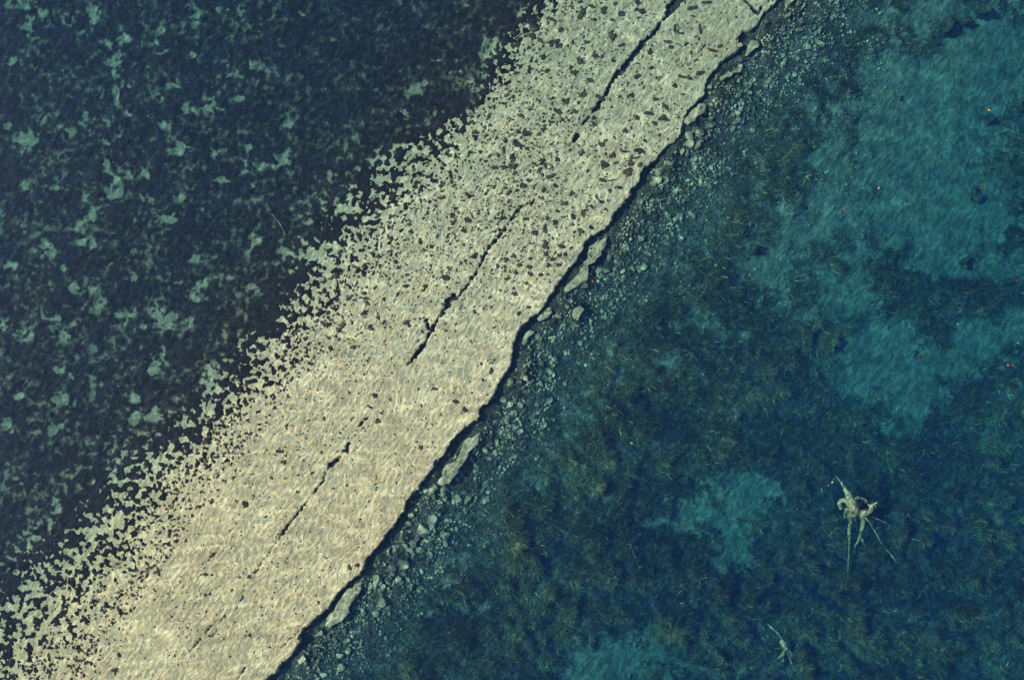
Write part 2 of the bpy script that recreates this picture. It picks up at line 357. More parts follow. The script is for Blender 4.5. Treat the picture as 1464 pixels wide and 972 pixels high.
# ------------------------------------------------------------------ pale openings in the algae mat (photo pixels)
PATCH = [(30,10,22,10),(40,25,12,12),(57,18,9,8),(92,31,11,11),(104,27,7,6),(133,12,7,6),(138,25,10,9),(38,40,9,9),(50,54,5,5),(16,86,6,7),(50,98,8,6),(116,46,7,5),(154,63,8,4),(178,55,7,7),(199,58,6,5),(222,63,10,6),(236,75,8,4),(228,45,6,4),
 (160,94,9,13),(145,136,6,6),(167,137,5,10),(183,123,10,6),(250,122,10,6),(276,79,6,6),(230,138,6,6),(302,150,11,10),(268,156,10,8),(339,142,8,6),(315,14,11,6),(347,16,6,4),(281,22,5,9),(433,22,8,5),(362,92,9,6),(332,102,12,8),(62,170,6,6),
 (95,185,15,6),(122,170,9,8),(45,200,16,10),(12,182,6,7),(36,205,10,8),(183,162,5,4),(153,175,6,4),(152,203,6,7),(168,193,5,4),(215,170,4,6),(232,180,10,6),(256,213,10,10),(307,220,7,7),(355,215,6,5),(412,178,6,6),(403,230,10,12),(346,243,9,10),(370,238,8,7),
 (318,258,8,6),(364,264,10,5),(153,241,8,8),(165,257,6,8),(185,251,9,4),(206,250,9,8),(37,266,8,6),(77,268,8,6),(92,270,6,5),(120,280,6,5),(160,279,12,10),(211,283,6,5),(131,306,9,6),(110,322,10,8),(240,312,14,8),(258,281,5,5),(290,300,5,4),(366,325,8,6),(470,250,6,5),
 (117,346,6,6),(72,362,10,11),(64,350,8,6),(135,352,8,6),(14,380,12,6),(90,385,8,5),(160,380,8,5),(103,412,7,9),(133,411,6,5),(10,410,8,5),(365,338,9,12),(278,369,6,5),(325,392,9,7),(293,403,8,8),(255,403,8,8),(362,410,7,6),(190,395,8,6),(275,425,9,9),
 (228,452,11,14),(236,462,10,12),(272,458,4,6),(176,450,13,9),(140,438,8,5),(78,455,9,7),(35,478,17,11),(103,464,6,4),(90,480,8,7),(5,467,7,7),(205,467,8,4),(240,503,10,9),(226,520,14,10),(218,530,8,7),(84,531,13,8),(97,538,8,8),(290,538,8,9),(300,528,5,8),(282,415,5,12),
 (90,573,16,9),(78,611,12,6),(190,572,12,6),(195,595,14,8),(222,592,9,8),(262,600,8,8),(225,625,9,6),(25,567,9,8),(10,607,8,8),(410,361,10,6),(446,362,9,8),(471,352,8,7),(180,650,8,5),(160,676,8,16),(82,726,7,11),(78,712,6,5),(35,760,6,6),(46,838,13,9),
 (597,131,15,10),(606,120,6,6),(620,88,8,4),(660,80,9,5),(650,101,9,4),(666,117,12,5),(683,126,10,4),(621,158,9,6),(577,160,7,2.5),(575,208,8,5),(590,219,9,5),(562,212,5,4),(500,285,9,8),(490,297,12,8),(545,225,7,5),(700,70,12,16),(745,15,5,4)]
G = np.zeros(U.shape, np.float32)
jU = U + 6 * perlin(U / 9, V / 9, 41); jV = V + 6 * perlin(U / 9, V / 9, 43)
def splat(F, u, v, ru, rv, amp=1.0, pw=2):
    rows = np.where(np.any((V > v - 4 * rv) & (V < v + 4 * rv), axis=1))[0]
    cols = np.where(np.any((U > u - 4 * ru) & (U < u + 4 * ru), axis=0))[0]
    if len(rows) == 0 or len(cols) == 0: return
    sl = (slice(rows[0], rows[-1] + 1), slice(cols[0], cols[-1] + 1))
    F[sl] = np.maximum(F[sl], amp * np.exp(-(((jU[sl] - u) / ru) ** 2 + ((jV[sl] - v) / rv) ** 2)))
for u, v, ru, rv in PATCH: splat(G, u, v, ru * 0.95, rv * 0.95, rnd.uniform(0.5, 1.1))

Dl = np.interp(V, Vd, Dd); Cl = np.interp(V, Vc, Cc)
t = (U - Dl) / np.maximum(Cl - Dl, 22)
P = np.where(t < 0, 0.83 + 0.135 * np.clip(-t / 1.1, 0, 1), 0.80 - 0.70 * np.clip(t, 0, 1) ** 0.62) - np.where(t > 1, np.clip((t - 1) * 0.5, 0, 0.5), 0)
big = uni(fbm(U / 75, V / 75, 3, 51)); P = P + 0.10 * (big - 0.5) * (t < 1.0)
P = P - 0.03 * ss((330 - U) / 330) * (t < -0.3)
P = P - 1.15 * G
P = np.where(sd < 60, P - 1, P)
# top-left corner and left edge carry more openings; upper middle is nearly closed
P = P + 0.05 * ss((U - 330) / 200) * ss((260 - V) / 200) * (t < 0)
nA = fbm(U / 10.0, V / 10.0, 3, 61, 0.6); nB = fbm(U / 42, V / 42, 4, 71, 0.6)
n = uni(nA * np.where(t < -0.5, 0.85, 1.0) + nB * np.where(t < -0.2, 0.55, 0.40))
m_al = P - n
m_al = m_al.astype(np.float32)

# ------------------------------------------------------------------ rock shelf
edge = ss((sd + 4.0) / 5.0)
z_sh = nw + 0.025 * fbm(U / 20, V / 20, 3, 81) + 0.05 * fbm(U / 120, V / 120, 2, 91)
z_sh = z_sh - 0.10 * G * (t < 0.2)
crk_m = ss((1.2 - crk) / 2.6); crb_m = ss((1.0 - crb) / 3.0)
z_sh = z_sh - 0.30 * crk_m - 0.06 * crb_m
z_sh = z_sh * 1.0 - (1 - edge) * 1.9
dark = np.clip(1.15 * crk_m + 0.66 * crb_m * (0.6 + 0.8 * uni(nA)), 0, 1.2)
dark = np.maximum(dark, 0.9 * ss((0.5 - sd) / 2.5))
film = np.clip(0.95 * ss((520 - V) / 620) * (0.45 + 0.55 * uni(nB)) + 0.9 * ss((0.7 - t) / 1.0) , 0, 0.9)
rustm = ss((650 - V) / 600) * 0.75 + 0.15
def grid_obj(name, Z, keep, mat, attrs):
    R, Cn = X.shape
    vi = np.arange(R * Cn).reshape(R, Cn)
    kf = keep[:-1, :-1] | keep[1:, :-1] | keep[:-1, 1:] | keep[1:, 1:]
    q = np.stack([vi[:-1, :-1][kf], vi[:-1, 1:][kf], vi[1:, 1:][kf], vi[1:, :-1][kf]], axis=1)
    used = np.unique(q); mp = np.zeros(R * Cn, np.int64); mp[used] = np.arange(len(used))
    co = np.stack([X.ravel()[used], Y.ravel()[used], Z.ravel()[used]], axis=1)
    me = mesh_np(name, co, mp[q], mat, {k_: a_.ravel()[used] for k_, a_ in attrs.items()})
    return link(name, me)
shelf = grid_obj('rock_shelf', z_sh, sd > -5.5, M_shelf, {'fringe': np.exp(np.minimum(m_al, 0) / 0.14) * ss((-t) / 0.5) * 0.9, 'deep': 0.85 * ss((-t + 0.1) / 0.9), 'dark': dark, 'film': film, 'warm': ss((V - 300) / 500), 'rust': rustm + 0 * U})
tag(shelf, 'pale cracked limestone shelf running diagonally under clear shallow water', kind='structure')

# ------------------------------------------------------------------ deep lakebed
W = np.zeros(U.shape, np.float32)          # bare silt openings between the weed
jU = U + 22 * perlin(U / 30, V / 30, 45) + 6 * perlin(U / 8, V / 8, 46); jV = V + 22 * perlin(U / 30, V / 30, 47) + 6 * perlin(U / 8, V / 8, 48)
OPEN = [(1180,230,46,80,.75),(1110,300,40,50,.6),(1150,150,40,50,.6),(1050,712,54,34,1),(1075,695,30,20,1),(1000,738,40,20,1),(955,748,32,11,.95),(1040,765,30,42,.95),(1030,800,14,22,.6),(880,940,58,32,1),(850,962,52,28,1),(930,935,34,24,.85),(1000,960,50,16,.6),(900,905,30,14,.5),
 (1255,500,60,50,1),(1300,560,50,40,1),(1215,545,40,40,.75),(1400,490,70,26,.9),(1200,430,55,32,.85),(1340,520,60,30,.9),(1280,600,34,24,.6),(1180,520,36,26,.6),(1150,450,40,30,.6),(1450,460,40,30,.8),
 (1340,300,130,90,1),(1330,180,120,100,1),(1410,90,80,90,1),(1260,220,60,80,.8),(1200,400,60,30,.8),(1280,130,60,70,.85),(1240,30,50,25,.9),(1330,20,60,30,.8),(1150,335,60,26,.8),(1100,385,60,50,.75),(1200,300,70,60,.8),(1230,370,60,30,.7),(1350,380,80,30,.8),(1420,380,50,30,.7),
 (1160,90,46,40,.6),(1120,130,22,30,.5),(1060,200,20,40,.5),(1000,330,22,40,.6),(1020,270,14,40,.5),(965,385,18,26,.5),(1000,460,40,20,.6),(1035,480,30,20,.6),(945,520,22,18,.5),(880,525,20,12,.5),(835,590,18,18,.5),(815,625,16,16,.5),(800,690,24,14,.5),
 (760,684,10,7,.8),(648,800,9,7,1),(700,800,14,20,.3),(650,865,10,8,.5),(690,870,16,10,.4),(870,700,20,16,.3),(1420,620,30,20,.25),(1180,160,50,60,.5),(1130,250,26,50,.4),(1232,255,40,60,.7)]
for u, v, ru, rv, am in OPEN: splat(W, u, v, ru, rv, am)
DK = np.zeros(U.shape, np.float32)
DARK = [(1455,240,20,22,.9),(1430,260,40,12,.6),(1225,385,50,22,.45),(1380,430,60,16,.8),(1300,405,40,18,.6),(1330,455,35,14,.5),(1455,345,20,20,.5),(1140,200,30,40,.3),(1080,60,40,30,.3),(1130,30,30,20,.5),(1200,60,18,14,.5),(1200,140,22,14,.4),(1130,600,60,50,.6),(1210,640,60,40,.5),(960,560,50,30,.4),(1160,475,36,22,.5),(1400,570,60,20,.4)]
for u, v, ru, rv, am in DARK: splat(DK, u, v, ru, rv, am)
d = -sd
opn = np.clip(W * 1.35 - 0.8 * DK, 0, 1)
wn_ = uni(fbm(U / 26, V / 26, 4, 101, 0.6))
weed = np.clip((1.0 - opn) * 1.3 - 0.36 + 0.6 * (wn_ - 0.5), 0, 1)           # weed cover 0..1
weed = weed * ss((d - 70) / 90)
rub = (1 - ss((d - 60) / 110)) + 0.45 * ss((420 - V) / 400) * (1 - ss((d - 120) / 190))
cover = np.clip(np.maximum(np.clip(rub, 0, 1) * 0.98, weed * 0.9 + 0.12 * ss((d - 60) / 60)) - 0.3 * opn, 0, 1)
mound = fbm(U / 60, V / 60, 3, 111)
z_bd = se + 0.16 * mound + weed * (0.30 + 0.45 * mound + (0.50 + 0.85 * ss((V - 600) / 200) * ss((d - 200) / 250)) * np.maximum(fbm(U / 24, V / 24, 3, 113), -0.5) + 0.35 * ss((V - 640) / 200) * ss((d - 200) / 250)) + 0.05 * fbm(U / 9, V / 9, 2, 121)
bed = grid_obj('lakebed', np.where(sd > 0, -1.35 - 0.02 * sd, z_bd), sd < 14, M_bed, {'cover': cover})
tag(bed, 'deep silty lakebed falling away below the ledge', kind='structure')

# ------------------------------------------------------------------ algae mat on the sunken side
lump = fbm(U / 7, V / 7, 3, 131)
z_mt = z_sh + np.clip(m_al * 0.7, -0.06, 0.07) * (1 - 0.5 * ss(-t / 0.5)) + 0.06 * lump * ss(m_al * 6)
am_ = grid_obj('algae_mat', z_mt, (m_al > -0.03) & (sd > 20), M_mat, {'thin': np.clip(ss((-t) / 0.5) * np.exp(-np.maximum(m_al, 0) / 0.12) * 0.8, 0, 1)})
tag(am_, 'dark algae mat with ragged pale openings covering the shelf\'s far side', 'algae', kind='stuff')

# sampling of any field at photo positions
def sampler(F):
    i0 = 11; j0 = 11
    def f(x, y):
        j = np.clip(((np.asarray(x) + 28) / 0.05).astype(int) + j0, 0, X.shape[1] - 1)
        i = np.clip(((np.asarray(y) + 18.8) / 0.05).astype(int) + i0, 0, X.shape[0] - 1)
        return F[i, j]
    return f
ground = np.where(sd > -1.5, z_sh, z_bd)
gz = sampler(ground); g_sd = sampler(sd); g_al = sampler(m_al); g_crk = sampler(crk); g_weed = sampler(weed); g_cov = sampler(cover)
g_U = sampler(U); g_V = sampler(V)
def ground_at(u, v, z0=-1.0):
    z = z0
    for _ in range(4):
        p = at(u, v, z); z = float(gz(p.x, p.y))
    return Vector((p.x, p.y, z))

# ------------------------------------------------------------------ blobs and stones
def blob_np(seed, sub=2, rough=0.35, flat=1.0, lobes=0.0):
    bm = bmesh.new(); bmesh.ops.create_icosphere(bm, subdivisions=sub, radius=1)
    r = random.Random(seed); ph = [(r.uniform(-1, 1), r.uniform(-1, 1), r.uniform(-1, 1), r.uniform(0, 6.28), r.uniform(1.4, 4.2)) for _ in range(9)]
    vs = []
    for v_ in bm.verts:
        p = v_.co.normalized(); s = 1.0
        for a_, b_, c_, o_, f_ in ph: s += rough / 3.2 * math.sin(f_ * (a_ * p.x + b_ * p.y + c_ * p.z) * 1.8 + o_)
        if lobes: s += lobes * math.sin(3 * math.atan2(p.y, p.x) + ph[0][3]) * (1 - abs(p.z)) + 0.6 * lobes * math.sin(5 * math.atan2(p.y, p.x) + ph[1][3]) * (1 - abs(p.z))
        vs.append((p.x * s, p.y * s, p.z * s * flat))
    fs = [[l.index for l in f_.verts] for f_ in bm.faces]; bm.free()
    return np.array(vs, np.float32), np.array(fs, np.int32)
def stone_np(seed, sub=2):
    """angular stone: a ball cut by random planes"""
    r = random.Random(seed); bm = bmesh.new(); bmesh.ops.create_icosphere(bm, subdivisions=sub, radius=1)
    pl = []
    for i in range(9):
        n_ = Vector((r.gauss(0, 1), r.gauss(0, 1), r.gauss(0, 0.8))).normalized(); pl.append((n_, r.uniform(0.55, 0.85)))
    pl.append((Vector((r.uniform(-.2, .2), r.uniform(-.2, .2), 1)).normalized(), 0.6))
    vs = []
    for v_ in bm.verts:
        p = v_.co.copy()
        for n_, dd in pl:
            q = p.dot(n_)
            if q > dd: p -= n_ * (q - dd)
        p *= 1.2; vs.append(tuple(p))
    fs = [[l.index for l in f_.verts] for f_ in bm.faces]; bm.free()
    return np.array(vs, np.float32), np.array(fs, np.int32)
def scatter_stuff(name, protos, P_, mat, label, cat, tone=None):
    """many small pieces as one mesh; P_ rows: x y z sx sy sz rot"""
    Vs, Fs, To = [], [], []; off = 0
    for i, pr in enumerate(protos):
        rows = P_[i::len(protos)]
        if not len(rows): continue
        v_, f_ = pr; c, s = np.cos(rows[:, 6])[:, None], np.sin(rows[:, 6])[:, None]
        x = v_[None, :, 0] * rows[:, 3:4]; y = v_[None, :, 1] * rows[:, 4:5]; z = v_[None, :, 2] * rows[:, 5:6]
        co = np.stack([x * c - y * s + rows[:, 0:1], x * s + y * c + rows[:, 1:2], z + rows[:, 2:3]], axis=2)
        Vs.append(co.reshape(-1, 3)); nv = len(v_)
        Fs.append((f_[None] + (np.arange(len(rows)) * nv)[:, None, None] + off).reshape(-1, f_.shape[1])); off += nv * len(rows)
    me = mesh_np(name, np.concatenate(Vs), np.concatenate(Fs), mat, tris=True)
    return tag(link(name, me), label, cat, kind='stuff')

# dark tufts on the pale shelf: (u, v, length, width, angle)
TUFT = [(832,20,22,8,52),(864,13,12,7,10),(889,19,11,9,-20),(918,17,13,8,-30),(911,3,12,7,-45),(880,6,8,6,0),(875,28,7,5,-20),(876,53,13,8,25),(802,42,8,8,0),(802,66,6,9,0),(840,61,10,6,0),(830,88,10,11,0),(851,80,8,10,60),(822,104,9,8,20),(845,115,11,7,-30),(834,135,14,8,28),(857,140,14,7,-25),(806,144,8,6,0),
 (965,42,4,14,0),(974,48,13,4,-5),(990,12,16,7,20),(1010,4,16,5,10),(1001,42,5,14,0),(1020,73,16,5,-12),(955,60,15,5,-10),(960,68,9,6,-30),(975,110,15,6,-10),(985,112,10,5,-10),(1000,105,13,6,30),(965,123,8,9,40),(937,142,9,5,20),(952,153,5,11,25),(925,162,12,7,0),
 (743,165,8,5,0),(753,190,13,9,-15),(789,175,10,5,10),(804,172,6,6,-40),(777,174,5,5,0),(723,202,7,6,0),(738,205,13,10,0),(720,215,7,9,20),(733,225,9,11,10),(732,238,10,10,50),(720,239,12,6,0),(776,230,9,6,10),(780,236,5,7,0),(797,228,7,8,0),(763,234,7,5,0),(712,222,6,7,0),(735,249,6,5,0),(712,256,6,5,0),(751,266,7,8,0),(763,268,4,5,0),(723,269,7,5,0),(706,267,8,5,40),(757,258,9,4,20),
 (864,236,15,12,-35),(898,246,16,10,50),(913,216,16,8,0),(893,217,14,4,-8),(908,226,20,4,8),(894,187,8,8,30),(909,168,10,7,-20),(900,173,5,5,0),(948,168,14,7,40),(935,176,9,5,-20),(928,163,10,4,0),(862,257,12,6,-25),(875,258,16,3,8),(915,236,8,7,0),(872,273,6,6,30),(816,278,7,6,0),(860,289,10,6,-20),(846,296,8,5,-30),(834,305,7,11,0),(808,291,12,6,15),(797,302,9,6,-20),(782,312,6,6,0),(794,316,9,5,-20),(819,310,8,7,0),
 (779,327,7,12,-10),(785,336,5,5,0),(830,330,13,8,-25),(845,325,7,6,0),(780,353,11,8,0),(803,352,9,6,0),(719,312,10,5,20),(718,304,4,9,-15),(729,295,6,4,0),(765,40,16,16,0),(760,52,10,10,0),(772,58,8,8,0),(790,60,22,6,15),(798,66,8,8,0),(740,65,12,8,20),(777,82,8,9,0),(730,8,8,6,0),
 (796,60,12,9,15),(620,395,5,4,0),(581,461,10,8,-35),(585,466,6,6,0),(550,460,6,5,0),(636,397,9,10,40),(642,384,5,8,20),(608,410,8,8,0),(580,409,10,5,10),(617,353,7,8,0),(640,340,5,5,0),(663,330,9,5,0),(490,465,12,8,20),(484,472,9,7,0),(525,433,6,6,0),(472,498,6,8,0),(448,511,5,5,0),(570,560,3,3,0),(651,574,9,6,0),(664,585,8,7,0),(595,631,7,3,-35),(602,640,7,7,0),
 (350,720,9,10,-20),(363,708,5,5,0),(332,684,6,5,0),(400,645,12,6,10),(460,646,6,5,0),(400,645,8,5,0),(473,540,4,4,0),(737,390,6,6,0),(758,392,7,6,0),(755,380,8,4,30),(742,447,6,7,0),(735,420,7,6,0),(748,330,5,5,0),(765,333,10,8,40),(780,348,9,8,0),(790,370,8,6,0),(800,366,7,5,0),(758,370,7,5,0),(735,366,5,9,10),(773,393,9,7,0),(430,812,4,3,0),(388,803,4,5,0)]
tufts = [(u, v, L * 0.86, w_ * 0.86, a_, True) for u, v, L, w_, a_ in TUFT]
def dens(u, v):
    C_ = float(np.interp(v, Vc, Cc)); w = 0.17
    def gs(cu, cv, r, k_): return k_ * math.exp(-(((u - cu) ** 2 + (v - cv) ** 2) / r ** 2))
    w += gs(735,225,70,1.0) + gs(760,150,70,.75) + gs(640,310,80,.6) + gs(600,360,60,.45) + gs(690,300,50,.5) + gs(880,210,60,.35) + gs(820,310,60,.6) + gs(760,360,60,.45) + gs(830,90,90,.4) + gs(960,90,70,.35) + gs(500,470,60,.35) + gs(560,400,70,.35) + gs(450,600,60,.18) + gs(720,400,50,.35) + gs(640,370,50,.35) + gs(700,330,60,.3) + gs(860,30,80,.3)
    if u < C_ + 26: w += 1.1 * min(1, max(0, 1 - (u - C_) / 26))
    return w
cand = 0
while cand < 60000 and len(tufts) < 3100:
    cand += 1
    v = rnd.uniform(-15, 990); u = rnd.uniform(float(np.interp(v, Vc, Cc)) - 75, float(np.interp(v, Vc, Cc)) + 420)
    p = at(u, v, -0.5)
    if abs(p.x) > 27 or abs(p.y) > 18: continue
    if float(g_sd(p.x, p.y)) < 9 or float(g_crk(p.x, p.y)) < 3 or float(g_al(p.x, p.y)) > -0.02 or rnd.random() > dens(u, v) * 0.8: continue
    r = 1.4 + min(5, rnd.expovariate(1 / 0.95))
    if u < float(np.interp(v, Vc, Cc)) + 26: r = rnd.uniform(1.8, 4.4)
    tufts.append((u, v, r * rnd.uniform(1, 1.7), r, rnd.choice((20, 40, 50, -20, 0, 90)) + rnd.uniform(-20, 20), False))
tufts.sort(key=lambda q: -q[2] * q[3])
tuft_pr = [blob_np(200 + i, 3, 0.42, 1.0, 0.12) for i in range(10)]
tuft_me = [mesh_np('algae_clump', v_, f_, M_clump, tris=True) for v_, f_ in tuft_pr]
tuft_lo = [blob_np(240 + i, 1, 0.7) for i in range(8)]
rows = []
for i, (u, v, L, w_, a_, ex) in enumerate(tufts):
    p = ground_at(u, v, -0.4); sx, sy = L * S * 0.5, w_ * S * 0.5; sz = min(0.11, 0.35 * min(sx, sy) + 0.02)
    if i < 290:
        o = link('algae_clump', tuft_me[i % 10]); o.location = (p.x, p.y, p.z + 0.01); o.scale = (sx, sy, sz); o.rotation_euler = (0, 0, math.radians(a_))
        if v < 175: lb = 'dark algae clump on the upper end of the pale shelf'
        elif v < 380 and u > 790: lb = 'dark algae clump on pale rock between the middle crack and the ledge'
        elif v < 380: lb = 'dark algae clump in the dense speckled belt above the middle crack'
        else: lb = 'dark algae clump on the sparsely spotted lower half of the shelf'
        tag(o, lb, 'algae clump', 'dark algae clumps dotting the pale shelf')
    else: rows.append((p.x, p.y, p.z, sx, sy, sz, math.radians(a_)))
# freckles finer than one can count
nf = 0
while nf < 3800:
    v = rnd.uniform(-15, 990); u = rnd.uniform(float(np.interp(v, Vc, Cc)) - 2, float(np.interp(v, Vc, Cc)) + 420); p = at(u, v, -0.5)
    if abs(p.x) > 27 or abs(p.y) > 18 or float(g_sd(p.x, p.y)) < 5 or rnd.random() > dens(u, v) * 0.9: nf += 0.3; continue
    nf += 1; r = rnd.uniform(0.5, 1.15) * S; rows.append((p.x, p.y, float(gz(p.x, p.y)), r * rnd.uniform(1, 2), r, 0.03, rnd.uniform(0, 3)))
scatter_stuff('algae_specks', tuft_lo, np.array(rows, np.float32), M_clump, 'scattered small algae specks freckling the pale shelf', 'algae')

# ------------------------------------------------------------------ broken slabs lying along the foot of the ledge
def poly_px(pts, sc, ou, ov): return [(ou + x / sc, ov + y / sc) for x, y in pts]
def slab(name, pts, ztop, thick, label, tilt=0.0, mat=None, group=None):
    # resample the outline, roughen it, then build domed top, chamfer and steep sides
    cu = sum(p[0] for p in pts) / len(pts); cv = sum(p[1] for p in pts) / len(pts); c = at(cu, cv, ztop)
    P0 = [at(u, v, ztop) for u, v in pts]; out = []
    for i in range(len(P0)):
        a_, b_ = P0[i], P0[(i + 1) % len(P0)]; n_ = max(1, int((b_ - a_).length / 0.10))
        for k_ in range(n_): out.append(a_.lerp(b_, k_ / n_))
    r = random.Random(int(cu * 7 + cv)); out = [q + Vector((r.uniform(-.15, .15), r.uniform(-.15, .15), 0)) for q in out]
    m = len(out); sm = out[:]
    for _ in range(1): sm = [(sm[i - 1] + sm[i] * 2 + sm[(i + 1) % m]) / 4 for i in range(m)]
    vs = []; fs = []
    rad = [1 + r.uniform(-0.07, 0.07) for _ in range(m)]
    rad = [(rad[i - 1] + rad[i]) / 2 for i in range(m)]
    def width(q): return q
    rings = [(1.03, -thick), (1.05, -0.10), (1.0, -0.03), (0.9, 0.0), (0.7, 0.015), (0.45, 0.02), (0.2, 0.02)]
    for s_, dz in rings:
        for i, q in enumerate(sm):
            w = (q - c); k_ = s_ * (rad[i] if s_ > 0.85 else 1)
            x, y = w.x * k_, w.y * k_
            vs.append((x, y, dz + tilt * x + 0.02 * math.sin(x * 7 + y * 5) + r.uniform(-.012, .012)))
    vs.append((0, 0, 0.02))
    for j in range(len(rings) - 1):
        for i in range(m): fs.append((j * m + i, j * m + (i + 1) % m, (j + 1) * m + (i + 1) % m, (j + 1) * m + i))
    for i in range(m): fs.append(((len(rings) - 1) * m + i, (len(rings) - 1) * m + (i + 1) % m, len(vs) - 1))
    me = bpy.data.meshes.new(name); me.from_pydata(vs, [], fs); me.materials.append(mat or M_frag); me.update()
    area = sum((sm[i].x * sm[(i + 1) % m].y - sm[(i + 1) % m].x * sm[i].y) for i in range(m))
    if area < 0: me.flip_normals()
    me.polygons.foreach_set('use_smooth', [True] * len(fs))
    o = link(name, me); o.location = c
    return tag(o, label, 'rock slab', group or 'broken limestone slabs at the foot of the ledge')
SL = [
 ([(1125,50),(1070,90),(1045,140),(1030,200),(995,240),(965,270),(975,282),(1010,265),(1050,235),(1052,180),(1090,150),(1108,120),(1130,90),(1142,60)],2.928,480,320,-.78,'long narrow pale slab beside the ledge in the upper middle, below the notch'),
 ([(1035,330),(1003,360),(995,398),(1015,402),(1037,370)],2.928,480,320,-.95,'small oval pale slab lying in rubble just below the long upper slab'),
 ([(872,348),(905,350),(910,378),(875,402),(845,408),(855,375)],2.928,480,320,-.85,'squat pale slab tucked against the ledge in mid picture'),
 ([(950,315),(925,340),(920,385),(940,390),(965,350)],2.928,480,320,-1.1,'dim thin slab standing in the rubble right of the squat slab'),
 ([(820,435),(785,465),(775,505),(795,500),(830,455)],2.928,480,320,-1.0,'narrow dim slab at the ledge\'s central bend'),
 ([(745,325),(700,335),(640,390),(590,405),(565,450),(550,540),(500,575),(440,600),(430,660),(385,740),(400,765),(440,765),(500,720),(545,655),(555,610),(600,560),(620,520),(690,440),(735,385)],5.716,560,560,-.72,'largest loose pale slab, long and tapering, parallel to the lower ledge'),
 ([(600,265),(560,270),(490,340),(430,380),(400,440),(370,490),(325,580),(380,590),(440,555),(490,505),(512,450),(500,420),(545,385),(585,310)],5.064,400,780,-.78,'broad pale slab with a ragged lower end near the bottom of the ledge'),
 ([(300,612),(240,640),(250,670),(310,662),(332,635)],5.064,400,780,-.85,'small pale slab just below the broad lower slab'),
 ([(235,720),(300,702),(322,722),(280,742),(240,740)],5.064,400,780,-1.1,'little flat slab second below the broad lower slab'),
 ([(200,790),(290,780),(305,800),(255,850),(250,890),(200,910),(160,870),(170,820)],5.064,400,780,-1.35,'dim blocky slab by the bottom edge of the rubble'),
 ([(440,850),(490,865),(480,900),(440,915),(415,890)],5.064,400,780,-1.5,'dim squarish slab near the bottom of the rubble strip'),
 ([(480,755),(515,750),(518,790),(480,800),(465,780)],5.064,400,780,-1.4,'dim cobble-like slab above the squarish bottom slab'),
 ([(420,770),(455,765),(465,820),(430,830),(412,800)],5.064,400,780,-1.4,'dim upright-oval slab left of the cobble-like one'),
 ([(165,845),(140,850),(80,900),(20,960),(0,1010),(30,1050),(70,1010),(140,945),(182,885)],5.856,980,0,-.72,'pale tapering slab detached from the ledge near the top of the picture'),
 ([(540,345),(600,342),(612,380),(575,430),(505,490),(490,455),(540,400)],5.856,980,0,-.85,'pale triangular slab at the uppermost notch of the ledge'),
 ([(465,530),(485,555),(440,605),(370,640),(300,672),(270,655),(340,632),(420,592)],5.856,980,0,-.9,'thin crooked pale sliver under the uppermost notch'),
 ([(240,622),(270,640),(255,662),(228,652)],5.856,980,0,-.85,'tiny pale block touching the ledge below the crooked sliver'),
 ([(195,705),(220,722),(212,760),(175,755),(170,725)],5.856,980,0,-.8,'small pale block at the ledge above the tapering top slab'),
 ([(835,-40),(925,-40),(900,20),(870,60),(835,70),(845,20)],5.856,980,0,-.85,'pale slab cut by the top edge of the picture'),
 ([(430,350),(465,355),(470,410),(440,430),(415,400)],5.856,980,0,-.62,'pale knobbly block wedged in the ledge notch near the top'),
]
for i, (pts, sc, ou, ov, zt, lb) in enumerate(SL):
    slab('rock_slab', poly_px(pts, sc, ou, ov), zt + 0.14, 1.1, lb, tilt=rnd.uniform(-.05, .03))

# ------------------------------------------------------------------ rubble
rock_pr = [stone_np(300 + i, 3) for i in range(9)]
rock_me = [mesh_np('rock', v_, f_, M_rock, tris=True, smooth=True) for v_, f_ in rock_pr]
rock_lo = [stone_np(330 + i, 1) for i in range(8)]
BIGR = [(639,766,11),(617,741,14),(605,757,18),(591,775,12),(602,785,12),(577,806,17),(619,758,8),(564,786,8),(538,829,15),(546,858,15),(538,876,10),(561,819,9),(571,827,10),(585,829,8),(548,837,8),(595,768,10),(628,735,8),(563,812,9),
 (720,640,7),(700,656,7),(703,664,7),(708,604,8),(724,601,9),(690,700,8),(681,665,8),(694,641,8),(735,574,7),(752,540,10),(775,520,9),(760,545,8),(744,580,9),(617,703,12),(621,697,9),(608,700,10),(633,706,8),(786,530,9),(750,560,8),(690,716,10),(669,713,12),(647,727,7),(655,712,9),(941,247,12),(942,258,12),(934,264,10),(985,206,13),(958,235,8),(936,309,8),(985,195,12),(1000,190,10)]
rocks = [(u, v, r, True) for u, v, r in BIGR]
tries = 0
while len(rocks) < 9500 and tries < 200000:
    tries += 1
    v = rnd.uniform(-30, 1000); u = rnd.uniform(300, 1290); p = at(u, v, -1.5)
    if abs(p.x) > 27 or abs(p.y) > 18.3: continue
    dd = -float(g_sd(p.x, p.y))
    if dd < 5 or dd > 330: continue
    up = max(0.0, (480 - v) / 480)
    w = math.exp(-((dd - 45) / 48) ** 2) + 0.38 * up * math.exp(-((dd - 120) / 100) ** 2)
    if dd < 16: w *= 0.35
    if rnd.random() > w: continue
    r = 1.6 + rnd.expovariate(1 / 1.35); r = min(r, 10 if dd < 90 else 6)
    rocks.append((u, v, r, False))
rocks.sort(key=lambda q: -q[2])
rows = []
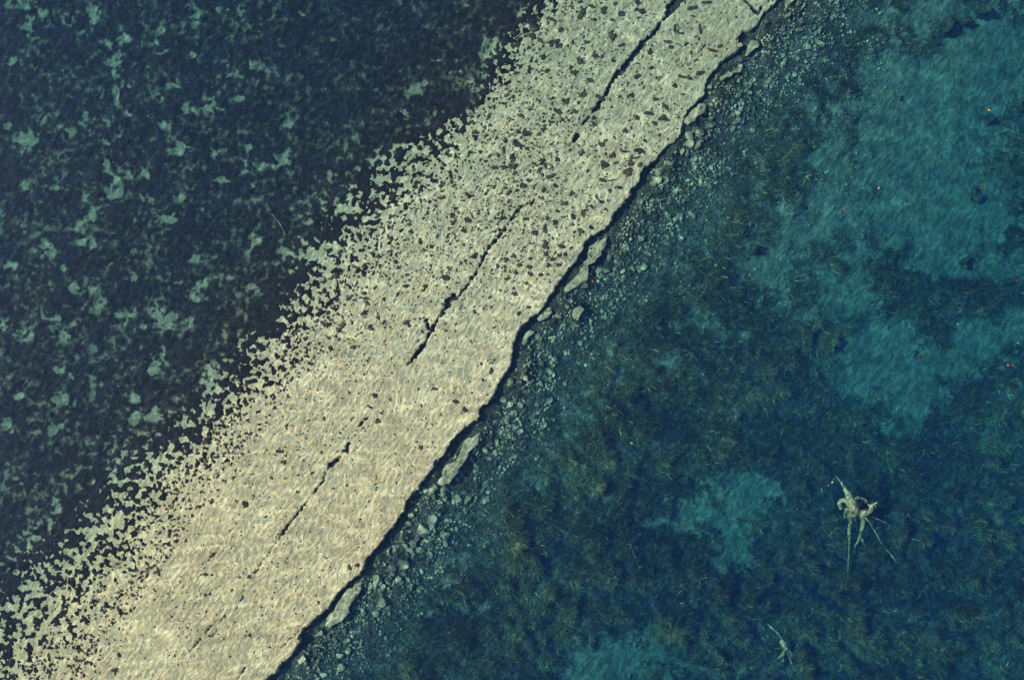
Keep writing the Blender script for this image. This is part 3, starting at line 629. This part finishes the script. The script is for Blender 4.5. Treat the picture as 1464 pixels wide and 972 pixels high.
for i, (u, v, r, ex) in enumerate(rocks):
    p = ground_at(u, v, -1.6); R_ = r * S * 0.52
    if i < 285:
        o = link('rock', rock_me[i % 9]); o.location = (p.x, p.y, p.z + 0.30 * R_); el = rnd.uniform(0.75, 1.3)
        o.scale = (R_ * el, R_ / el, R_ * 0.75); o.rotation_euler = (rnd.uniform(-.15, .15), rnd.uniform(-.15, .15), rnd.uniform(0, 6.28))
        if v > 690: lb = 'pale cobble in the rubble strip beside the lower ledge'
        elif v > 400: lb = 'pale cobble in the rubble strip beside the middle ledge'
        else: lb = 'pale cobble in the rubble strip beside the upper ledge'
        tag(o, lb, 'rock', 'loose cobbles strewn below the ledge')
    else: rows.append((p.x, p.y, p.z + 0.2 * R_, R_ * rnd.uniform(.8, 1.3), R_, R_ * 0.8, rnd.uniform(0, 6.28)))
scatter_stuff('rubble', rock_lo, np.array(rows, np.float32), M_rock, 'countless small stones strewn over the dark slope', 'rubble')

# dark boulders out in the deep water
for u, v, ru, rv, h, lb in [(1352,40,12,14,1.3,'big dark boulder with a pale left rim near the top right corner'),(1379,34,12,8,1.0,'dark boulder just right of the big one at top right'),(1402,18,7,11,1.3,'narrow dark boulder third from left at the top right'),
     (1078,358,8,8,1.0,'lone round dark boulder with a bright rim in open blue water'),(1449,292,9,13,1.2,'dark boulder at the right edge of the picture'),(1376,376,7,12,1.0,'slim dark boulder in the turquoise water at right'),(1412,170,6,10,.8,'small dark boulder beneath the orange leaves'),(1392,280,9,12,.8,'dim boulder beside the dark red floating leaf'),(1456,150,9,12,.9,'dim boulder near the right edge, upper part')]:
    vv, ff = blob_np(int(u), 3, 0.4); p = ground_at(u, v, -3.0)
    o = link('boulder', mesh_np('boulder', vv, ff, M_boulder, tris=True)); o.location = (p.x, p.y, p.z + 0.1); o.scale = (ru * S * 0.8, rv * S * 0.8, h * 0.6); o.rotation_euler = (0, 0.1, rnd.uniform(-.3, .3))
    tag(o, lb, 'boulder', 'dark boulders on the deep lakebed')

# ------------------------------------------------------------------ waterweed: curved ribbons leaning with the current
NB = 560000
cx = rng.uniform(-14, 27.2, NB * 3).astype(np.float32); cyy = rng.uniform(-18.6, 18.6, NB * 3).astype(np.float32)
cl = rng.random(NB * 3); wv = g_weed(cx, cyy)
tuftn = uni(fbm(cx / 0.9, cyy / 0.9, 3, 151, 0.6))
keep = (g_sd(cx, cyy) < -60) & (cl < wv * (0.30 + 0.9 * tuftn))
cx, cyy = cx[keep][:NB], cyy[keep][:NB]; nb = len(cx); tn = tuftn[keep][:NB]
bz = gz(cx, cyy) - 0.02
ang = 2.2 * fbm(cx / 5, cyy / 5, 2, 161) * 2 + rng.normal(0, 1.0, nb) + 0.9
L = rng.uniform(0.10, 0.34, nb) * (0.7 + 0.6 * tn); H = L * rng.uniform(0.25, 1.0, nb) * (0.5 + 0.9 * tn)
wd = rng.uniform(0.012, 0.034, nb)
px_, py_ = -np.sin(ang), np.cos(ang); dx_, dy_ = np.cos(ang), np.sin(ang)
bend = rng.normal(0, 0.08, nb)
V_ = np.zeros((nb, 6, 3), np.float32)
for j, (f_, hh, ww) in enumerate(((0, 0, 1), (0.45, 0.75, 0.9), (1.0, 1.0, 0.25))):
    bx_ = cx + dx_ * L * f_ + px_ * bend * (f_ ** 2); by_ = cyy + dy_ * L * f_ + py_ * bend * (f_ ** 2); bzz = bz + H * hh
    for s_ in (0, 1):
        q = (s_ - 0.5) * wd * ww
        V_[:, j * 2 + s_, 0] = bx_ + px_ * q; V_[:, j * 2 + s_, 1] = by_ + py_ * q; V_[:, j * 2 + s_, 2] = bzz + (s_ - 0.5) * wd * 0.5
Q = np.array([[0, 2, 3, 1], [2, 4, 5, 3]]); F_ = (Q[None] + (np.arange(nb) * 6)[:, None, None]).reshape(-1, 4)
tone = np.clip(0.02 + 0.36 * uni(fbm(cx / 3, cyy / 3, 3, 171)) + 0.35 * tn + rng.normal(0, 0.16, nb), 0, 0.92)
tone = np.where(rng.random(nb) < 0.022, rng.uniform(0.93, 1.0, nb), tone)
o = link('waterweed', mesh_np('waterweed', V_.reshape(-1, 3), F_, M_weed, {'tone': np.repeat(tone, 6)}))
tag(o, 'shaggy waterweed beds covering the deep lakebed', 'waterweed', kind='stuff')

# ------------------------------------------------------------------ sunken stumps and sticks
def limb(name, pts, parent=None, mat=None, seg=9):
    """tapered knobbly limb through world points with radii"""
    P0 = [Vector(p[:3]) for p in pts]; R0 = [p[3] for p in pts]; PP, RR = [], []
    for i in range(len(P0) - 1):
        a0 = P0[max(i - 1, 0)]; a1 = P0[i]; a2 = P0[i + 1]; a3 = P0[min(i + 2, len(P0) - 1)]
        for k_ in range(5):
            s_ = k_ / 5
            q = 0.5 * ((2 * a1) + (a2 - a0) * s_ + (2 * a0 - 5 * a1 + 4 * a2 - a3) * s_ ** 2 + (3 * a1 - a0 - 3 * a2 + a3) * s_ ** 3)
            PP.append(q); RR.append(R0[i] + (R0[i + 1] - R0[i]) * s_)
    PP.append(P0[-1]); RR.append(R0[-1]); vs, fs = [], []
    for i, q in enumerate(PP):
        tdir = (PP[min(i + 1, len(PP) - 1)] - PP[max(i - 1, 0)]).normalized(); up = Vector((0.1, 0.2, 1)) if abs(tdir.z) < 0.9 else Vector((1, 0, 0))
        x_ = tdir.cross(up).normalized(); y_ = tdir.cross(x_)
        for k_ in range(seg):
            an = 2 * math.pi * k_ / seg; rr = RR[i] * (1 + 0.25 * math.sin(an * 3 + i * 0.7) + rnd.uniform(-.25, .25))
            vs.append(q + x_ * math.cos(an) * rr + y_ * math.sin(an) * rr)
    n_ = len(PP)
    for i in range(n_ - 1):
        for k_ in range(seg): fs.append((i * seg + k_, i * seg + (k_ + 1) % seg, (i + 1) * seg + (k_ + 1) % seg, (i + 1) * seg + k_))
    fs.append(tuple(range(seg))[::-1]); fs.append(tuple((n_ - 1) * seg + k_ for k_ in range(seg)))
    org = parent.location if parent else P0[0]
    vs = [v_ - org for v_ in vs]
    me = bpy.data.meshes.new(name); me.from_pydata([tuple(v_) for v_ in vs], [], fs); me.materials.append(mat or M_wood)
    me.polygons.foreach_set('use_smooth', [True] * len(fs)); me.update()
    o = link(name, me, parent)
    if not parent: o.location = org
    return o
def stump(name, base_uv, sc, trunk, roots, label):
    b_ = ground_at(*base_uv, -3.0); e_ = bpy.data.objects.new(name, None); col.objects.link(e_); e_.location = b_
    tag(e_, label, 'tree stump', 'sunken tree stumps in the weed')
    gz0 = b_.z
    for nm, pl in trunk: limb(nm, [(*at(u, v, gz0 + 0.2 + h * 1.1)[:], r * S * rnd.uniform(.85, 1.2)) for u, v, h, r in pl], e_, seg=12)
    q_ = random.Random(int(base_uv[0]))
    for pl in list(roots):                                          # fine rootlets breaking off the main ones
        for k_ in range(3):
            u, v, h, r_ = pl[q_.randrange(1, len(pl))]; an = q_.uniform(0, 6.28); ln = q_.uniform(4, 11)
            roots.append([(u, v, h, r_ * 0.5), (u + ln * .5 * math.cos(an), v + ln * .5 * math.sin(an), h * .9, r_ * 0.38), (u + ln * math.cos(an + .4), v + ln * math.sin(an + .4), h * .7, 0.3)])
    for pl in roots: limb('root', [(*at(u, v, gz0 + 0.35 + h * 1.0)[:], r * S * rnd.uniform(.6, 1.25)) for u, v, h, r in pl], e_)
    return e_
stump('tree_stump', (1226, 728), 1,
  [('trunk', [(1210,710,1.3,3.5),(1216,718,1.5,7.5),(1220,727,1.4,9),(1217,737,1.1,6),(1215,744,.9,2)]),
   ('burl', [(1203,727,1.2,2.2),(1200,720,1.3,2.4),(1204,715,1.4,2.6),(1210,717,1.5,2.6),(1214,725,1.5,2.6),(1218,730,1.5,2.2)])],
  [[(1216,736,1.2,4.6),(1216,746,1.0,3.2),(1214,760,.7,2.0),(1214,780,.45,1.5),(1213,800,.35,1.2),(1212,822,.25,.7)],
   [(1224,730,1.3,4.5),(1232,737,1.2,4.4),(1234,748,1.0,3.6),(1231,760,.8,2.4),(1229,768,.6,2.0),(1224,778,.4,1.4),(1222,783,.3,.7)],
   [(1230,766,.6,1.6),(1234,774,.5,1.6),(1238,782,.35,.8)],
   [(1236,738,1.2,2.4),(1243,746,1.0,1.8),(1251,759,.7,1.7),(1262,779,.45,1.4),(1270,788,.4,1.0),(1277,797,.4,1.2),(1282,804,.2,.5)],
   [(1216,720,1.4,5.5),(1213,708,1.35,4),(1207,697,1.2,2.7),(1202,689,1.0,1.5),(1195,680,.8,.7)],
   [(1221,716,1.4,2.6),(1226,711,1.4,2.0),(1232,712,1.4,1.2),(1237,714,1.8,1.6),(1240,718,1.7,.8)],
   [(1226,732,1.4,5),(1236,733,1.5,4.4),(1244,731,1.6,3.4),(1246,724,1.7,2.4),(1250,720,1.8,1.8),(1254,718,1.8,.8)],
   [(1212,728,1.2,2.5),(1208,733,1.0,2.2),(1208,740,.8,1.0)], [(1250,740,.6,.8),(1258,743,.5,1.0),(1266,747,.45,1.3),(1270,748,.3,.5)],
   [(1219,736,1.1,3),(1222,742,.9,2),(1219,747,.7,1.0)]],
  'larger pale sunken tree stump with long splayed roots at lower right')
stump('tree_stump', (1122, 926), 1,
  [('trunk', [(1117,914,.9,1.6),(1120,920,1.0,3.6),(1123,925,1.0,4.4),(1127,928,.9,1.8)])],
  [[(1122,930,.8,1.4),(1118,936,.7,2.6),(1114,940,.5,2.2),(1108,947,.4,1.2),(1101,954,.3,1.4),(1098,962,.2,.6)],
   [(1127,926,.8,1.8),(1130,932,.7,2.0),(1132,936,.6,.8)],[(1126,932,.7,1.2),(1128,938,.6,.9),(1131,945,.5,1.9),(1133,950,.4,1.0),(1138,958,.3,.5)],
   [(1120,920,.9,1.8),(1116,910,.8,1.2),(1110,903,.7,.9),(1103,897,.5,1.0),(1097,891,.4,.4)],[(1118,938,.5,1.2),(1120,944,.4,1.6),(1119,950,.3,.6)]],
  'smaller pale sunken stump with short roots near the bottom edge')
ST = [([(389,306),(396,315),(402,323),(409,337)],.6,-1,'thin pale stick lying on the dark algae left of the shelf'),([(566,155),(572,159),(579,164),(586,168)],1.0,-1,'short pale stick on algae below the big pale opening at upper middle'),
      ([(723,642),(731,638),(739,633)],.8,-1.8,'short pale stick in the rubble right of the largest loose slab'),([(700,728),(708,720),(712,714)],.9,-1.8,'bent pale twig in rubble beside the lower ledge'),
      ([(742,710),(755,700),(760,692)],.6,-2.2,'thin pale branch at the edge of the weed in lower middle'),([(627,862),(640,852),(644,840)],.6,-2,'thin pale twig below the rubble near the bottom'),
      ([(575,755),(590,748),(601,747)],.6,-2.2,'slim grey stick across cobbles by the lower ledge'),([(1078,812),(1092,800),(1101,789)],.7,-3,'faint stick in the weed below the turquoise clearing')]
for pts, r_, z0, lb in ST:
    limb('stick', [(*(ground_at(u, v, z0) + Vector((0, 0, 0.07)))[:], r_ * S * (1 - 0.4 * i / len(pts))) for i, (u, v) in enumerate(pts)], seg=6)
    tag(bpy.context.scene.objects[-1] if False else col.objects[-1], lb, 'stick', 'pale sunken sticks')

# ------------------------------------------------------------------ floating leaves
def leaf_mat(name, c):
    m, t, b = nodes(name, 0.55); n1 = noise(t, 30, 3); t.links.new(ramp(t, n1, [(0.3, tuple(0.6 * x for x in c)), (0.7, c)]), b.inputs['Base Color']); return m
LM = {'red': leaf_mat('leaf_red', (0.20, 0.045, 0.03)), 'orange': leaf_mat('leaf_orange', (0.40, 0.19, 0.10)), 'brown': leaf_mat('leaf_dark_brown', (0.065, 0.022, 0.018)), 'pale': leaf_mat('leaf_pale', (0.42, 0.37, 0.28)), 'dark': leaf_mat('leaf_black', (0.018, 0.012, 0.010))}
def leaf(u, v, size, c, rot, label, wide=0.62):
    n_ = 10; vs, fs = [], []
    for sgn_z in (0, 1):
        for i in range(n_ + 1):
            s_ = i / n_; x = (s_ - 0.5); w = wide * 0.5 * math.sin(math.pi * min(1, s_ ** 0.75)) * (1 + 0.18 * math.sin(s_ * 22))
            for q in (-1, 0, 1):
                vs.append((x, q * w + 0.05 * math.sin(s_ * 4), 0.12 * abs(q) * (0.6 + s_) + 0.15 * x * x - 0.02 * sgn_z))
    nr = 3; off = (n_ + 1) * 3
    for i in range(n_):
        for q in range(2):
            a0 = i * nr + q
            fs.append((a0, a0 + nr, a0 + nr + 1, a0 + 1)); fs.append((off + a0, off + a0 + 1, off + a0 + nr + 1, off + a0 + nr))
        for q in (0, 2):
            a0 = i * nr + q; f_ = (a0, off + a0, off + a0 + nr, a0 + nr); fs.append(f_ if q == 0 else f_[::-1])
    me = bpy.data.meshes.new('fallen_leaf'); me.from_pydata(vs, [], fs); me.materials.append(LM[c]); me.update()
    o = link('fallen_leaf', me); p = at(u, v, 0.03); o.location = p; o.scale = (size * S * 0.85,) * 3; o.rotation_euler = (0, 0, math.radians(rot))
    sb = bpy.data.meshes.new('stem'); r_ = 0.025
    sv = [(x, y + 0.0, z) for x, z0 in ((-0.5, 0.03), (-0.78, 0.10)) for y, z in ((-r_, z0), (r_, z0), (0, z0 + 2 * r_))]
    sb.from_pydata(sv, [], [(0, 1, 4, 3), (1, 2, 5, 4), (2, 0, 3, 5), (0, 2, 1), (3, 4, 5)]); sb.materials.append(LM[c]); link('stem', sb, o)
    return tag(o, label, 'leaf', 'fallen leaves floating on the lake')
for L_ in [(1403,267,9,'brown',25,'largest dark brown floating leaf, on turquoise water at the right'),(1256,269,4.5,'orange',70,'small orange leaf on open water left of the large brown leaf'),(1207,300,4.5,'red',10,'dull red leaf furthest left of the upper right leaves'),
  (1414,158,5,'orange',-20,'orange leaf floating nearest the top right corner'),(1411,175,3,'red',40,'tiny red leaf just under the top right orange leaf'),(1318,511,8.5,'dark',60,'blackish crumpled leaf over bright turquoise clearing'),(1441,522,3.6,'orange',0,'left one of a pair of pinkish leaves near the right edge'),
  (1447,522,3.2,'red',20,'right one of a pair of pinkish leaves near the right edge'),(1454,401,6,'brown',15,'brown leaf touching the right edge of the picture'),(1190,689,3.8,'pale',30,'pale leaf floating just above left of the larger stump'),(1184,694,2.4,'orange',-40,'tiny orange leaf nearest the pale one above the stump'),
  (1315,968,3.6,'red',10,'red leaf at the bottom edge, lower right'),(903,633,4.2,'orange',45,'lone orange leaf over dark weed in lower middle'),(70,381,8,'brown',30,'dark red-brown leaf over algae at the left edge'),(68,213,6.5,'brown',20,'dark red-brown leaf over algae at upper left'),
  (847,402,5,'red',70,'red leaf above the rubble beside the middle ledge'),(196,558,3.4,'brown',60,'small dark reddish leaf over algae in the lower left'),(138,468,3.4,'brown',10,'small dark reddish leaf over algae, left of the large pale opening'),(687,912,5,'dark',-30,'blackish leaf over weed near the bottom middle'),
  (1233,467,0.1,'pale',0,None),(162,232,1.8,'pale',0,'tiny pale leaf over algae at upper left'),(398,805,5,'dark',40,'small bluish-black leaf on the pale shelf by the lower crack'),(1455,490,2.6,'pale',0,'tiny white leaf close to the right edge'),(1369,463,2.4,'pale',50,'tiny pale leaf above the turquoise clearing')]:
    if L_[5]: leaf(*L_)

# ------------------------------------------------------------------ water
hw = 92.0
bm = bmesh.new(); bmesh.ops.create_cube(bm, size=1)
for v_ in bm.verts: v_.co = Vector((v_.co.x * 2 * hw, v_.co.y * 2 * hw, 0.0 if v_.co.z > 0 else -7.0))
me = bpy.data.meshes.new('water'); bm.to_mesh(me); bm.free(); me.materials.append(M_water)
tag(link('water', me), 'clear green-blue lake water with fine wind ripples', kind='structure')
print('rocks', len(rocks), 'tufts', len(tufts), 'weed', nb)
